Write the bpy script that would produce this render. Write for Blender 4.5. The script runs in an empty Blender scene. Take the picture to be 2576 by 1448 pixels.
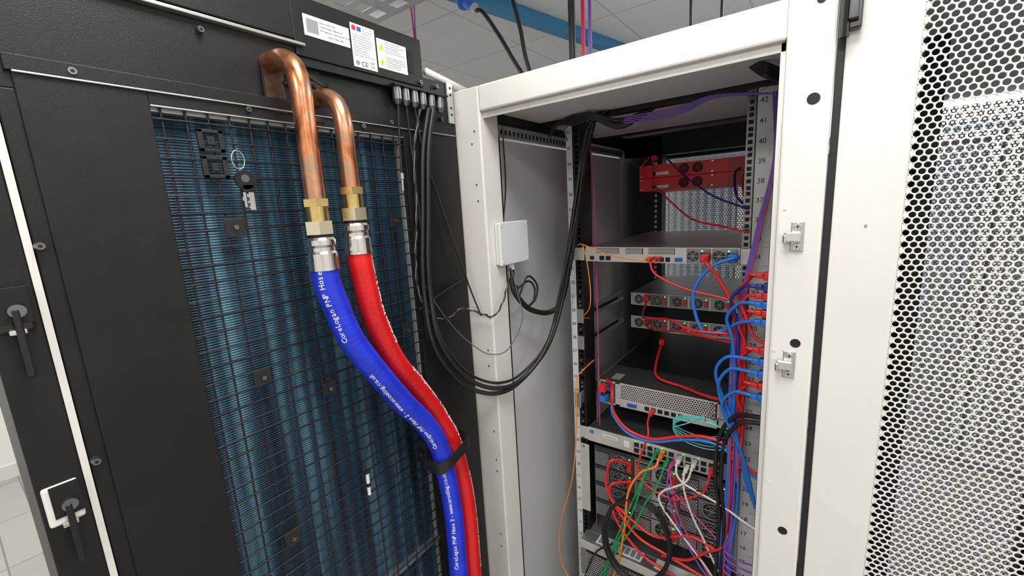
import bpy, math, random
import numpy as np
from mathutils import Matrix, Vector
random.seed(7)
SC=bpy.context.scene
COL=bpy.context.collection
# ------------------------------------------------------------------ helpers
def link(o,parent=None):
    COL.objects.link(o)
    if parent is not None: o.parent=parent
    return o
def empty(name):
    o=bpy.data.objects.new(name,None); o.empty_display_size=.05
    return link(o)
def mat(name,col,rough=.5,metal=0.,noise=0.,nscale=40.,bump=0.,bscale=300.,emit=0.,spec=.5,col2=None):
    m=bpy.data.materials.new(name); m.use_nodes=True; nt=m.node_tree
    b=nt.nodes["Principled BSDF"]
    b.inputs["Base Color"].default_value=(*col,1); b.inputs["Roughness"].default_value=rough
    b.inputs["Metallic"].default_value=metal; b.inputs["Specular IOR Level"].default_value=spec
    tc=nt.nodes.new("ShaderNodeTexCoord")
    if noise or col2:
        n=nt.nodes.new("ShaderNodeTexNoise"); n.inputs["Scale"].default_value=nscale; n.inputs["Detail"].default_value=5
        nt.links.new(tc.outputs["Object"],n.inputs["Vector"])
        r=nt.nodes.new("ShaderNodeValToRGB")
        c2=col2 if col2 else tuple(max(0,c*(1-noise)) for c in col)
        r.color_ramp.elements[0].position=.35; r.color_ramp.elements[1].position=.65
        r.color_ramp.elements[0].color=(*c2,1); r.color_ramp.elements[1].color=(*col,1)
        nt.links.new(n.outputs["Fac"],r.inputs["Fac"]); nt.links.new(r.outputs["Color"],b.inputs["Base Color"])
    if bump:
        n=nt.nodes.new("ShaderNodeTexNoise"); n.inputs["Scale"].default_value=bscale
        nt.links.new(tc.outputs["Object"],n.inputs["Vector"])
        bp=nt.nodes.new("ShaderNodeBump"); bp.inputs["Strength"].default_value=bump; bp.inputs["Distance"].default_value=.001
        nt.links.new(n.outputs["Fac"],bp.inputs["Height"]); nt.links.new(bp.outputs["Normal"],b.inputs["Normal"])
    if emit:
        b.inputs["Emission Color"].default_value=(*col,1); b.inputs["Emission Strength"].default_value=emit
    return m
def meshobj(name,V,F,m,parent=None,smooth=False):
    me=bpy.data.meshes.new(name); me.from_pydata(V,[],F); me.update()
    if m: me.materials.append(m)
    if smooth:
        for p in me.polygons:p.use_smooth=True
    return link(bpy.data.objects.new(name,me),parent)
BF=[(0,1,3,2),(4,6,7,5),(0,4,5,1),(2,3,7,6),(0,2,6,4),(1,5,7,3)]
def boxes(name,L,m,parent=None,bevel=0):
    V=[];F=[]
    for x0,x1,y0,y1,z0,z1 in L:
        k=len(V)
        V+=[(x,y,z) for x in(x0,x1) for y in(y0,y1) for z in(z0,z1)]
        F+=[tuple(k+i for i in f) for f in BF]
    o=meshobj(name,V,F,m,parent)
    if bevel:
        b=o.modifiers.new("bevel","BEVEL"); b.width=bevel; b.segments=2; b.limit_method="ANGLE"
    return o
def box(name,x0,x1,y0,y1,z0,z1,m,parent=None,bevel=0): return boxes(name,[(x0,x1,y0,y1,z0,z1)],m,parent,bevel)
def frame_of(a):
    a=Vector(a).normalized(); h=Vector((0,0,1)) if abs(a.z)<.9 else Vector((1,0,0))
    u=a.cross(h).normalized(); return u,a.cross(u).normalized()
def cyls(name,L,m,parent=None,seg=24,smooth=False):
    V=[];F=[]
    for p0,p1,r0,r1 in L:
        p0=Vector(p0);p1=Vector(p1);u,v=frame_of(p1-p0);k=len(V)
        for p,r in((p0,r0),(p1,r1)):
            for i in range(seg):
                a=2*math.pi*i/seg; V.append(tuple(p+u*r*math.cos(a)+v*r*math.sin(a)))
        for i in range(seg):
            j=(i+1)%seg; F.append((k+i,k+j,k+seg+j,k+seg+i))
        F.append(tuple(k+i for i in range(seg))[::-1]); F.append(tuple(k+seg+i for i in range(seg)))
    return meshobj(name,V,F,m,parent,smooth)
def cr(pts,n=8):
    P=[Vector(p) for p in pts]; P=[P[0]*2-P[1]]+P+[P[-1]*2-P[-2]]; out=[]
    for i in range(1,len(P)-2):
        a,b,c,d=P[i-1:i+3]
        for k in range(n):
            t=k/n
            out.append(.5*((2*b)+(c-a)*t+(2*a-5*b+4*c-d)*t*t+(3*b-a-3*c+d)*t**3))
    out.append(P[-2]); return out
def curve(name,splines,r,m,parent=None,n=8,res=3,smooth=True):
    c=bpy.data.curves.new(name,"CURVE"); c.dimensions="3D"; c.bevel_depth=r; c.bevel_resolution=res; c.use_fill_caps=True
    for s in splines:
        p=cr(s,n) if smooth else [Vector(q) for q in s]
        sp=c.splines.new("POLY"); sp.points.add(len(p)-1)
        for q,v in zip(sp.points,p): q.co=(*v,1)
        sp.use_smooth=True
    c.materials.append(m)
    return link(bpy.data.objects.new(name,c),parent)
def text(name,s,M,size,m,parent=None,align="LEFT",ext=.0002):
    c=bpy.data.curves.new(name,"FONT"); c.body=s; c.size=size; c.extrude=ext; c.align_x=align; c.materials.append(m)
    c.resolution_u=3
    o=bpy.data.objects.new(name,c); link(o,parent); o.matrix_world=M; return o
def MX(loc):   # face +X (reads along +Y)
    return Matrix(((0,0,1,loc[0]),(1,0,0,loc[1]),(0,1,0,loc[2]),(0,0,0,1)))
def MY(loc):   # face -Y (reads along +X)
    return Matrix(((1,0,0,loc[0]),(0,0,-1,loc[1]),(0,1,0,loc[2]),(0,0,0,1)))
def perf(name,x0,x1,z0,z1,y,p,rr,m,parent=None,th=.0015,seg=12,fill=True):
    """real perforated sheet in an XZ plane, facing -Y, hexagonally staggered round holes"""
    R=p/math.sqrt(3); rows=int((z1-z0)/(p*.8660254)); cols=int((x1-x0)/p)
    ang=np.arange(seg)*2*math.pi/seg+math.pi/2
    outer=[]
    for a in ang:
        k=((a-math.pi/2)%(math.pi/3))-math.pi/6
        d=(p/2)/math.cos(k); outer.append((d*math.cos(a),d*math.sin(a)))
    outer=np.array(outer); inner=np.stack([rr*np.cos(ang),rr*np.sin(ang)],1)
    cx=[];cz=[];half=[]
    for r in range(rows):
        off=p/2 if r%2==0 else p
        zc=z0+(r+.5)*p*.8660254
        for c in range(cols-(r%2)): cx.append(x0+off+c*p); cz.append(zc)
        if r%2: half+= [(x0,x0+p/2,zc),(x0+cols*p-p/2,x0+cols*p,zc)]
    C=np.array([cx,cz]).T; n=len(C)
    o2=C[:,None,:]+outer[None]; i2=C[:,None,:]+inner[None]
    def to3(a,yy): return np.concatenate([a[...,:1],np.full(a[...,:1].shape,yy),a[...,1:]],-1)
    V=np.concatenate([to3(o2,y),to3(i2,y),to3(i2,y+th)],1).reshape(-1,3)
    i=np.arange(seg); j=(i+1)%seg
    q=np.concatenate([np.stack([i,j,seg+j,seg+i],1),np.stack([seg+i,seg+j,2*seg+j,2*seg+i],1)],0)
    F=(q[None]+(np.arange(n)*3*seg)[:,None,None]).reshape(-1,4)
    hv=[];hf=[];k=len(V)
    for a,b,zc in half:
        h=.44*p; hv+=[(a,y,zc-h),(b,y,zc-h),(b,y,zc+h),(a,y,zc+h)]; hf.append([k,k+1,k+2,k+3]);k+=4
    if hv: V=np.concatenate([V,np.array(hv)],0); F=np.concatenate([F,np.array(hf)],0)
    me=bpy.data.meshes.new(name); me.vertices.add(len(V)); me.vertices.foreach_set("co",V.astype(np.float32).ravel())
    me.loops.add(F.size); me.loops.foreach_set("vertex_index",F.astype(np.int32).ravel())
    me.polygons.add(len(F)); me.polygons.foreach_set("loop_start",(np.arange(len(F))*4).astype(np.int32))
    me.polygons.foreach_set("loop_total",np.full(len(F),4,np.int32)); me.update(calc_edges=True); me.materials.append(m)
    return link(bpy.data.objects.new(name,me),parent)
# ------------------------------------------------------------------ materials
white=mat("white_powder_coat",(.70,.68,.645),.38,noise=.04,nscale=6,bump=.15,bscale=700)
greyp=mat("grey_panel",(.66,.66,.65),.45,noise=.05,nscale=5,bump=.1,bscale=600)
roofp=mat("roof_panel",(.80,.80,.79),.4,noise=.04,nscale=5)
black=mat("black_powder_coat",(.0085,.0085,.009),.40,noise=.3,nscale=14,bump=.3,bscale=900,spec=.36)
blackg=mat("black_gloss",(.008,.008,.009),.22)
blackr=mat("black_rubber",(.011,.011,.012),.42)
dark=mat("dark_recess",(.004,.004,.005),.7)
steel=mat("galvanised_steel",(.55,.55,.54),.35,.85,noise=.12,nscale=30)
alu=mat("anodised_aluminium",(.52,.53,.53),.4,.6,noise=.06)
silver=mat("silver_faceplate",(.60,.59,.56),.42,.25,noise=.08,nscale=25)
nickel=mat("nickel",(.72,.70,.66),.22,1.)
brass=mat("brass",(.80,.60,.25),.25,1.,noise=.15,nscale=60)
brassn=mat("pale_brass",(.78,.70,.52),.25,1.)
redm=mat("red_painted_metal",(.72,.014,.022),.38)
bluem=mat("blue_hose_rubber",(.014,.038,.66),.34,noise=.25,nscale=22)
redh=mat("red_hose_rubber",(.70,.010,.012),.32,noise=.15,nscale=22)
cred=mat("red_cable",(.70,.022,.018),.4)
cblue=mat("blue_cable",(.022,.18,.66),.4)
cnavy=mat("navy_cable",(.02,.03,.24),.4)
corange=mat("orange_cable",(.88,.26,.02),.4)
cgreen=mat("green_cable",(.01,.32,.10),.4)
cwhite=mat("white_cable",(.72,.70,.66),.4)
cpink=mat("magenta_cable",(.52,.06,.24),.4)
cpurple=mat("purple_cable",(.19,.10,.44),.4)
caqua=mat("aqua_fibre",(.12,.55,.52),.4)
labelw=mat("label_white",(.80,.80,.78),.5)
ink=mat("ink_black",(.02,.02,.02),.6)
inkg=mat("ink_grey",(.25,.25,.25),.6)
yel=mat("warning_yellow",(.85,.62,.03),.5)
inkr=mat("ink_red",(.6,.02,.03),.5)
inkb=mat("ink_blue",(.02,.09,.45),.5)
lblue=mat("label_blue",(.02,.22,.5),.5)
ledg=mat("led_green",(.1,.9,.1),.4,emit=3)
gunm=mat("gunmetal",(.20,.20,.21),.3,.9)
chip=mat("dark_grey_top",(.055,.058,.062),.45,.3,noise=.2,nscale=8)
tstr=mat("label_strip",(.62,.63,.63),.45)
# copper
copper=bpy.data.materials.new("copper_tube"); copper.use_nodes=True
nt=copper.node_tree;b=nt.nodes["Principled BSDF"];b.inputs["Metallic"].default_value=.9;b.inputs["Roughness"].default_value=.30
tc=nt.nodes.new("ShaderNodeTexCoord");mp=nt.nodes.new("ShaderNodeMapping");mp.inputs["Scale"].default_value=(14,14,11)
n=nt.nodes.new("ShaderNodeTexNoise");n.inputs["Scale"].default_value=1.6;n.inputs["Detail"].default_value=5;n.inputs["Distortion"].default_value=.6
r=nt.nodes.new("ShaderNodeValToRGB");e=r.color_ramp.elements
e[0].position=.30;e[0].color=(.16,.055,.035,1);e[1].position=.72;e[1].color=(.82,.38,.22,1)
for p_,c_ in((.42,(.50,.18,.08,1)),(.50,(.70,.29,.14,1)),(.57,(.44,.30,.22,1)),(.63,(.72,.32,.17,1))):
    k=e.new(p_);k.color=c_
nt.links.new(tc.outputs["Object"],mp.inputs["Vector"]);nt.links.new(mp.outputs[0],n.inputs["Vector"]);nt.links.new(n.outputs["Fac"],r.inputs["Fac"]);nt.links.new(r.outputs[0],b.inputs["Base Color"])
# coil fins
coilm=bpy.data.materials.new("coil_fins"); coilm.use_nodes=True
nt=coilm.node_tree;b=nt.nodes["Principled BSDF"];b.inputs["Metallic"].default_value=.35;b.inputs["Roughness"].default_value=.42
tc=nt.nodes.new("ShaderNodeTexCoord")
mp=nt.nodes.new("ShaderNodeMapping");mp.inputs["Scale"].default_value=(1,42,1.1)
n=nt.nodes.new("ShaderNodeTexNoise");n.inputs["Scale"].default_value=1.;n.inputs["Detail"].default_value=3
r=nt.nodes.new("ShaderNodeValToRGB");e=r.color_ramp.elements
e[0].position=.36;e[0].color=(.006,.024,.044,1);e[1].position=.70;e[1].color=(.13,.28,.37,1);k=e.new(.52);k.color=(.022,.078,.13,1)
w=nt.nodes.new("ShaderNodeTexWave");w.bands_direction="Z";w.inputs["Scale"].default_value=75;w.inputs["Distortion"].default_value=.6;w.inputs["Detail"].default_value=1
mx=nt.nodes.new("ShaderNodeMixRGB");mx.blend_type="MULTIPLY";mx.inputs[0].default_value=.75
rw=nt.nodes.new("ShaderNodeValToRGB");rw.color_ramp.elements[0].color=(.25,.25,.25,1);rw.color_ramp.elements[1].position=.6
bp=nt.nodes.new("ShaderNodeBump");bp.inputs["Strength"].default_value=.6;bp.inputs["Distance"].default_value=.002
L=nt.links.new
L(tc.outputs["Object"],mp.inputs["Vector"]);L(mp.outputs[0],n.inputs["Vector"]);L(n.outputs["Fac"],r.inputs["Fac"])
L(tc.outputs["Object"],w.inputs["Vector"]);L(w.outputs["Fac"],rw.inputs["Fac"]);L(r.outputs[0],mx.inputs[1]);L(rw.outputs[0],mx.inputs[2])
L(mx.outputs[0],b.inputs["Base Color"]);L(w.outputs["Fac"],bp.inputs["Height"]);L(bp.outputs[0],b.inputs["Normal"])
# tiled surfaces
def tiles(name,c1,c2,mort,sx,sy,ms,rough):
    m=bpy.data.materials.new(name);m.use_nodes=True;nt=m.node_tree;b=nt.nodes["Principled BSDF"];b.inputs["Roughness"].default_value=rough
    tc=nt.nodes.new("ShaderNodeTexCoord");br=nt.nodes.new("ShaderNodeTexBrick");br.offset=0
    br.inputs["Color1"].default_value=(*c1,1);br.inputs["Color2"].default_value=(*c2,1);br.inputs["Mortar"].default_value=(*mort,1)
    br.inputs["Scale"].default_value=1;br.inputs["Mortar Size"].default_value=ms;br.inputs["Brick Width"].default_value=sx;br.inputs["Row Height"].default_value=sy
    n=nt.nodes.new("ShaderNodeTexNoise");n.inputs["Scale"].default_value=60;mx=nt.nodes.new("ShaderNodeMixRGB");mx.blend_type="MULTIPLY";mx.inputs[0].default_value=.2
    nt.links.new(tc.outputs["Object"],br.inputs["Vector"]);nt.links.new(tc.outputs["Object"],n.inputs["Vector"])
    nt.links.new(br.outputs["Color"],mx.inputs[1]);nt.links.new(n.outputs["Fac"],mx.inputs[2]);nt.links.new(mx.outputs[0],b.inputs["Base Color"]);return m
ceilm=tiles("ceiling_tile",(.80,.80,.78),(.77,.77,.75),(.60,.60,.59),.6,.6,.006,.8)
floorm=tiles("floor_tile",(.42,.40,.375),(.35,.335,.315),(.20,.19,.18),.6,.15,.004,.4)
wallm=mat("wall_paint",(.78,.77,.74),.7,noise=.03,nscale=3)
# ------------------------------------------------------------------ room
X0,X1,Y0,Y1,ZC=-4.3,3.2,-3.6,3.6,2.7
box("floor",X0,X1,Y0,Y1,-.1,0,floorm); box("ceiling",X0,X1,Y0,Y1,ZC,ZC+.1,ceilm)
box("wall_left",X0-.1,X0,Y0,Y1,0,ZC,wallm); box("wall_right",X1,X1+.1,Y0,Y1,0,ZC,wallm)
box("wall_back",X0,X1,Y1,Y1+.1,0,ZC,wallm); box("wall_front",X0,X1,Y0-.1,Y0,0,ZC,wallm)
box("baseboard_left",X0,X0+.015,Y0,Y1,0,.1,white)
lm=mat("led_diffuser",(1,1,1),.5,emit=6)
for lx,ly in((-3.3,-2.4),(-1.5,-2.4),(.3,-2.4),(2.1,-2.4),(-3.3,-.9),(-1.9,-.9),(.3,-.9),(2.1,-.9),(-3.5,1.5),(.75,1.5),(2.1,1.5),(2.1,2.9),(.75,2.9)):
        o=empty("ceiling_light")
        box("diffuser",lx-.29,lx+.29,ly-.29,ly+.29,ZC-.012,ZC-.004,lm,o)
        boxes("trim",[(lx-.3,lx+.3,ly-.3,ly-.29,ZC-.016,ZC),(lx-.3,lx+.3,ly+.29,ly+.3,ZC-.016,ZC),(lx-.3,lx-.29,ly-.3,ly+.3,ZC-.016,ZC),(lx+.29,lx+.3,ly-.3,ly+.3,ZC-.016,ZC)],white,o)
        l=bpy.data.lights.new("lamp","AREA");l.energy=14.5;l.size=.56;l.color=(1,.985,.96)
        lo=bpy.data.objects.new("lamp",l);link(lo,o);lo.location=(lx,ly,ZC-.02)
w=bpy.data.worlds.new("world");SC.world=w;w.use_nodes=True;w.node_tree.nodes["Background"].inputs[0].default_value=(.8,.85,.9,1);w.node_tree.nodes["Background"].inputs[1].default_value=.4
# row of closed cabinets across the far aisle (seen through the perforated doors)
cabm=mat("cabinet_blue_grey",(.20,.25,.32),.45,noise=.1,nscale=4); cabl=mat("cabinet_light",(.60,.63,.67),.45); slat=mat("slat",(.34,.40,.50),.4)
for i in range(7):
    a=-1.9+i*.61; fr=empty("equipment_cabinet")
    box("carcass",a,a+.60,2.35,3.2,.0,2.05,cabm,fr)
    boxes("door_frame",[(a+.01,a+.05,2.32,2.35,.05,2.0),(a+.55,a+.59,2.32,2.35,.05,2.0),(a+.05,a+.55,2.32,2.35,1.95,2.0),(a+.05,a+.55,2.32,2.35,.05,.10)],cabl,fr)
    boxes("door_slats",[(a+.07+k*.055,a+.095+k*.055,2.335,2.35,.12,1.93) for k in range(9)],cabl if i%2 else slat,fr)
# ------------------------------------------------------------------ cooling door (open, face X=-.373)
DX=-.373
cd=empty("rack_cooling_door")
boxes("door_leaf",[(-.60,DX,-1.140,-1.098,.08,1.99),(-.60,DX,-1.089,-.953,.08,1.878),(-.60,DX,-.519,-.347,.08,1.878),
  (-.60,DX,-1.089,-.347,1.878,2.015),(-.60,DX,-1.140,-1.089,1.99,2.015),(-.60,DX,-.953,-.519,.08,.16),(-.60,DX-.012,-1.098,-1.089,.08,1.99),(-.60,-.47,-.953,-.519,.16,1.878)],black,cd,.0012)
box("top_cover",-.60,DX+.003,-1.140,-.446,2.0165,2.090,black,cd,.002)
boxes("top_seam_highlight",[(DX,DX+.012,-1.14,-.722,2.006,2.011)],steel,cd,.001)  # pale steel strip imitates the light caught along the top seam
box("label_backplate",DX,DX+.0035,-.735,-.446,1.992,2.088,black,cd,.001)
box("cover_slot",DX+.003,DX+.0045,-.487,-.472,2.015,2.06,dark,cd)
box("edge_seal",DX-.012,DX+.002,-1.0975,-1.0905,.08,1.99,white,cd)
boxes("inner_panel",[(DX,DX+.004,-1.073,-.953,.10,1.896),(DX,DX+.004,-.519,-.36,.10,1.896),(DX,DX+.004,-.953,-.519,1.878,1.896),
   (DX,DX+.007,-1.078,-.36,1.896,1.914)],black,cd,.001)
boxes("panel_edge_highlight",[(DX+.004,DX+.0085,-1.073,-.36,1.8945,1.8965),(DX+.004,DX+.0055,-.953,-.52,1.8765,1.8785)],steel,cd,.0004)  # thin steel strips stand in for highlights on the panel edges
box("coil",-.43,-.395,-.953,-.519,.16,1.878,coilm,cd)
boxes("coil_header_frame",[(-.395,-.386,-.953,-.949,.16,1.878),(-.395,-.386,-.523,-.519,.16,1.878),(-.395,-.378,-.953,-.519,1.872,1.878)],alu,cd)
boxes("coil_divider",[(-.395,-.379,-.953,-.519,.889,.897)],steel,cd)
# guard wire mesh
sp=[]
y=-.953+.012
while y<-.52: sp.append([(DX-.002,y,.16),(DX-.002,y,1.878)]); y+=.0285
z=1.862
while z>.17: sp.append([(DX+.0008,-.953,z),(DX+.0008,-.519,z)]); z-=.0258
curve("guard_mesh",sp,.0015,blackr,cd,smooth=False,res=1)
clips=[(-.875,1.710),(-.872,1.461),(-.868,1.151),(-.760,1.398),(-.561,1.459),(-.563,1.703),(-.560,1.151)]
boxes("mesh_clips",[(DX+.001,DX+.004,a-.014,a+.014,c-.014,c+.014) for a,c in clips],blackr,cd,.001)
cyls("clip_studs",[((DX+.004,a,c),(DX+.009,a,c),.0035,.0035) for a,c in clips],gunm,cd,12)
L=[]
for c in(1.838,1.800): L+= [(DX,DX+.004,-.904,-.897,c-.016,c+.016),(DX,DX+.004,-.877,-.870,c-.016,c+.016),(DX,DX+.004,-.904,-.870,c+.011,c+.016),(DX,DX+.004,-.904,-.870,c-.016,c-.011),(DX,DX+.003,-.892,-.882,c-.006,c+.006)]
boxes("cable_tie_base",L,blackr,cd,.0006)
scr=[(-.877,1.991),(-1.023,1.905),(-.829,1.890),(-.620,1.889),(-1.085,1.702),(-1.084,1.425),(-.457,2.000),(-.408,2.000),(-1.085,1.2),(-.55,1.905),(-.45,1.87),(-.40,1.93)]
cyls("screws",[((DX,a,c),(DX+.009,a,c),.0055,.0042) for a,c in scr],gunm,cd,16)
cyls("screw_sockets",[((DX+.009,a,c),(DX+.0094,a,c),.0022,.0022) for a,c in scr],dark,cd,6)
boxes("keyhole_slot",[(DX+.003,DX+.0046,-.995,-.985,1.709,1.716)],dark,cd); cyls("keyhole",[((DX+.004,-.990,1.714),(DX+.0048,-.990,1.714),.004,.004)],dark,cd,12)
box("hinge_bracket",DX,DX+.004,-.372,-.353,1.925,2.020,alu,cd,.0008)
cyls("bracket_holes",[((DX+.004,-.362,c),(DX+.0046,-.362,c),.003,.003) for c in(2.005,1.99,1.96,1.945)],dark,cd,12)
cyls("hinge_cap",[((-.376,-.43,2.030),(-.376,-.30,2.012),.008,.008)],white,cd,16,True)
# labels
def lines(nm,y0,y1,z0,z1,n,h=.0011,x=DX+.0046,p=cd,m=inkg,jit=.35):
    L=[]
    for i in range(n):
        zc=z1-(i+.5)*(z1-z0)/n; yy=y0
        end=y1-random.random()*(y1-y0)*jit
        while yy<end:
            wd=random.uniform(.0025,.007); L.append((x,x+.0002,yy,min(yy+wd,end),zc-h/2,zc+h/2)); yy+=wd+.0012
    boxes(nm,L,m,p)
def lab(nm,y0,y1,z0,z1): box(nm,DX+.0035,DX+.0045,y0,y1,z0,z1,labelw,cd,.0003)
lab("label_serial",-.716,-.627,2.028,2.062)
box("label_code_patch",DX+.0045,DX+.0048,-.711,-.689,2.034,2.056,inkg,cd)
for i,t in enumerate(("Serial Number: 2503","Model Number: USB/42/1200","Part Reference: US-R2-HD-42U-HD-PD")):
    text("label_text_serial",t,MX((DX+.0046,-.686,2.0535-i*.0062)),.0037,ink,cd)
text("label_text_date","Date: 20 Mar 2025",MX((DX+.0046,-.672,2.0335)),.0042,ink,cd)
lab("label_rating",-.623,-.569,1.998,2.075)
cyls("label_mark",[((DX+.0045,-.616,2.067),(DX+.0049,-.616,2.067),.0048,.0048)],inkr,cd,20)
boxes("label_mark_bars",[(DX+.0045,DX+.0049,-.609,-.600,2.063,2.071)],inkb,cd)
lines("label_lines_rating",-.597,-.572,2.058,2.073,3)
lines("label_lines_rating_b",-.620,-.572,2.017,2.057,9,.0012)
text("label_text_ce","CE",MX((DX+.0046,-.606,2.0015)),.0125,ink,cd)
text("label_text_ukca","UK\nCA",MX((DX+.0046,-.585,2.0085)),.0068,ink,cd)
t=cyls("label_seal",[((DX+.0045,-.614,2.006),(DX+.0048,-.614,2.006),.0045,.0045)],inkg,cd,20)
lab("label_warning",-.565,-.490,2.008,2.063)
for zc in(2.049,2.021):
    meshobj("warning_triangle",[(DX+.0048,-.562,zc-.006),(DX+.0048,-.548,zc-.006),(DX+.0048,-.555,zc+.006)],[(0,1,2)],yel,cd)
    text("warning_mark","!",MX((DX+.005,-.5563,zc-.005)),.009,ink,cd)
    lines("warning_lines",-.545,-.494,zc-.010,zc+.012,5,.0014)
# pipe cutouts
boxes("pipe_cutout",[(DX+.0042,DX+.0052,-.800,-.700,1.898,1.972)],dark,cd)
boxes("pipe_backing_plate",[(DX+.004,DX+.006,-.797,-.766,1.893,1.968),(DX+.004,DX+.006,-.735,-.70,1.885,1.93)],mat("tarnished_plate",(.16,.09,.05),.5,.6,col2=(.05,.03,.02)),cd)
curve("internal_hoses",[[(DX+.006,-.76,1.955),(DX+.02,-.74,1.958),(DX+.02,-.71,1.945),(DX+.006,-.69,1.95)],[(DX+.006,-.765,1.94),(DX+.022,-.74,1.945),(DX+.02,-.70,1.935),(DX+.005,-.68,1.94)]],.005,blackr,cd)
box("gland_tray",DX,DX+.014,-.735,-.40,1.972,1.980,black,cd,.001)
# cable glands
gl=[-.536,-.514,-.490,-.466,-.440,-.414]
cyls("cable_glands",[((DX+.016,a,1.974),(DX+.016,a,1.950),.0095,.0095) for a in gl]+[((DX+.016,a,1.950),(DX+.016,a,1.940),.0095,.005) for a in gl],gunm,cd,20,False)
box("gland_rail",DX,DX+.03,-.552,-.398,1.974,1.978,black,cd)
# handles
for nm,zc in(("handle_upper",1.637),("handle_lower",1.392)):
    box(nm+"_housing",DX,DX+.008,-1.136,-1.104,zc-.030,zc+.022,white if nm=="handle_lower" else blackg,cd,.003)
    box(nm+"_recess",DX+.008,DX+.0092,-1.130,-1.104,zc-.020,zc+.022,black,cd,.002)
    cyls(nm+"_pivot",[((DX+.006,-1.116,zc-.005),(DX+.016,-1.116,zc-.005),.0075,.0075)],gunm,cd,20)
    boxes(nm+"_lever",[(DX+.011,DX+.017,-1.121,-1.114,zc-.083,zc-.003)],blackg,cd,.002)
    box(nm+"_catch",DX+.008,DX+.015,-1.126,-1.112,zc-.032,zc-.026,nickel,cd,.001)
# sensors and thin leads on the door
curve("sensor_leads",[[(DX+.016,-.536,1.94),(DX+.012,-.539,1.85),(DX+.012,-.541,1.80)],
  [(DX+.016,-.514,1.94),(DX+.01,-.505,1.85),(DX+.01,-.50,1.72),(DX+.01,-.505,1.6),(DX+.01,-.515,1.50),(DX+.01,-.512,1.42)],
  [(DX+.016,-.49,1.94),(DX+.01,-.47,1.84),(DX+.01,-.44,1.76),(DX+.02,-.41,1.65),(DX+.03,-.375,1.53),(DX+.05,-.36,1.45)],
  [(DX+.012,-.53,1.5),(DX+.01,-.48,1.515),(DX+.01,-.43,1.53),(DX+.01,-.375,1.545)]],.0022,blackr,cd)
cyls("sensor_probe",[((DX+.012,-.541,1.802),(DX+.012,-.541,1.790),.0045,.0045),((DX+.012,-.541,1.790),(DX+.012,-.542,1.765),.0025,.0025)],steel,cd,12)
# ------------------------------------------------------------------ copper pipes, fittings, hoses
PX=-.29
def pipe(y,ztop,zend,pr):
    e_=empty("copper_pipe")
    curve("tube",[[(-.40,y,ztop),(-.36,y,ztop+.001),(-.325,y,ztop-.004),(-.30,y,ztop-.021),(PX,y,ztop-.05),(PX,y,ztop-.09),(PX,y,(ztop+zend)/2-.02),(PX,y,zend)]],pr,copper,e_,10,8)
    cyls("brass_nut",[((PX,y,zend+.004),(PX,y,zend-.008),.0205,.0205)],brass,e_,6)
    L=[((PX,y,zend-.008),(PX,y,zend-.031),.016,.016)]
    for i in range(7): L.append(((PX,y,zend-.0095-i*.003),(PX,y,zend-.0110-i*.003),.0178,.0178))
    cyls("brass_thread",L,brass,e_,28)
    cyls("union_nut",[((PX,y,zend-.031),(PX,y,zend-.052),.0225,.0225)],brassn,e_,6)
    cyls("union_collar",[((PX,y,zend-.052),(PX,y,zend-.057),.0185,.0185)],dark,e_,28)
    z0=zend-.057
    prof=[(0,.0200),(.004,.0225),(.012,.0228),(.016,.0205),(.022,.0205),(.026,.0228),(.050,.0236),(.053,.0240)]
    cyls("crimp_sleeve",[((PX,y,z0-a[0]),(PX,y,z0-b_[0]),a[1],b_[1]) for a,b_ in zip(prof,prof[1:])],nickel,e_,36)
    return z0-.053
zA=pipe(-.783,1.966,1.743,.0160)
zB=pipe(-.716,1.921,1.762,.0152)
A=[(PX,-.783,zA+.01),(PX,-.783,zA-.02),(PX+.002,-.775,1.576),(PX+.004,-.755,1.507),(PX+.006,-.715,1.434),(PX+.006,-.660,1.347),(PX+.004,-.607,1.274),(PX+.002,-.574,1.206),(PX,-.557,1.118),(PX,-.547,1.007),(PX,-.548,.847),(PX,-.55,.5),(PX,-.55,.2),(PX,-.55,.03)]
B=[(PX,-.716,zB+.01),(PX,-.714,zB-.03),(PX-.004,-.697,1.529),(PX-.010,-.659,1.435),(PX-.016,-.606,1.356),(PX-.018,-.557,1.275),(PX-.014,-.520,1.187),(PX-.008,-.503,1.084),(PX-.003,-.497,.972),(PX,-.500,.808),(PX,-.502,.5),(PX,-.502,.2),(PX,-.502,.03)]
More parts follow.
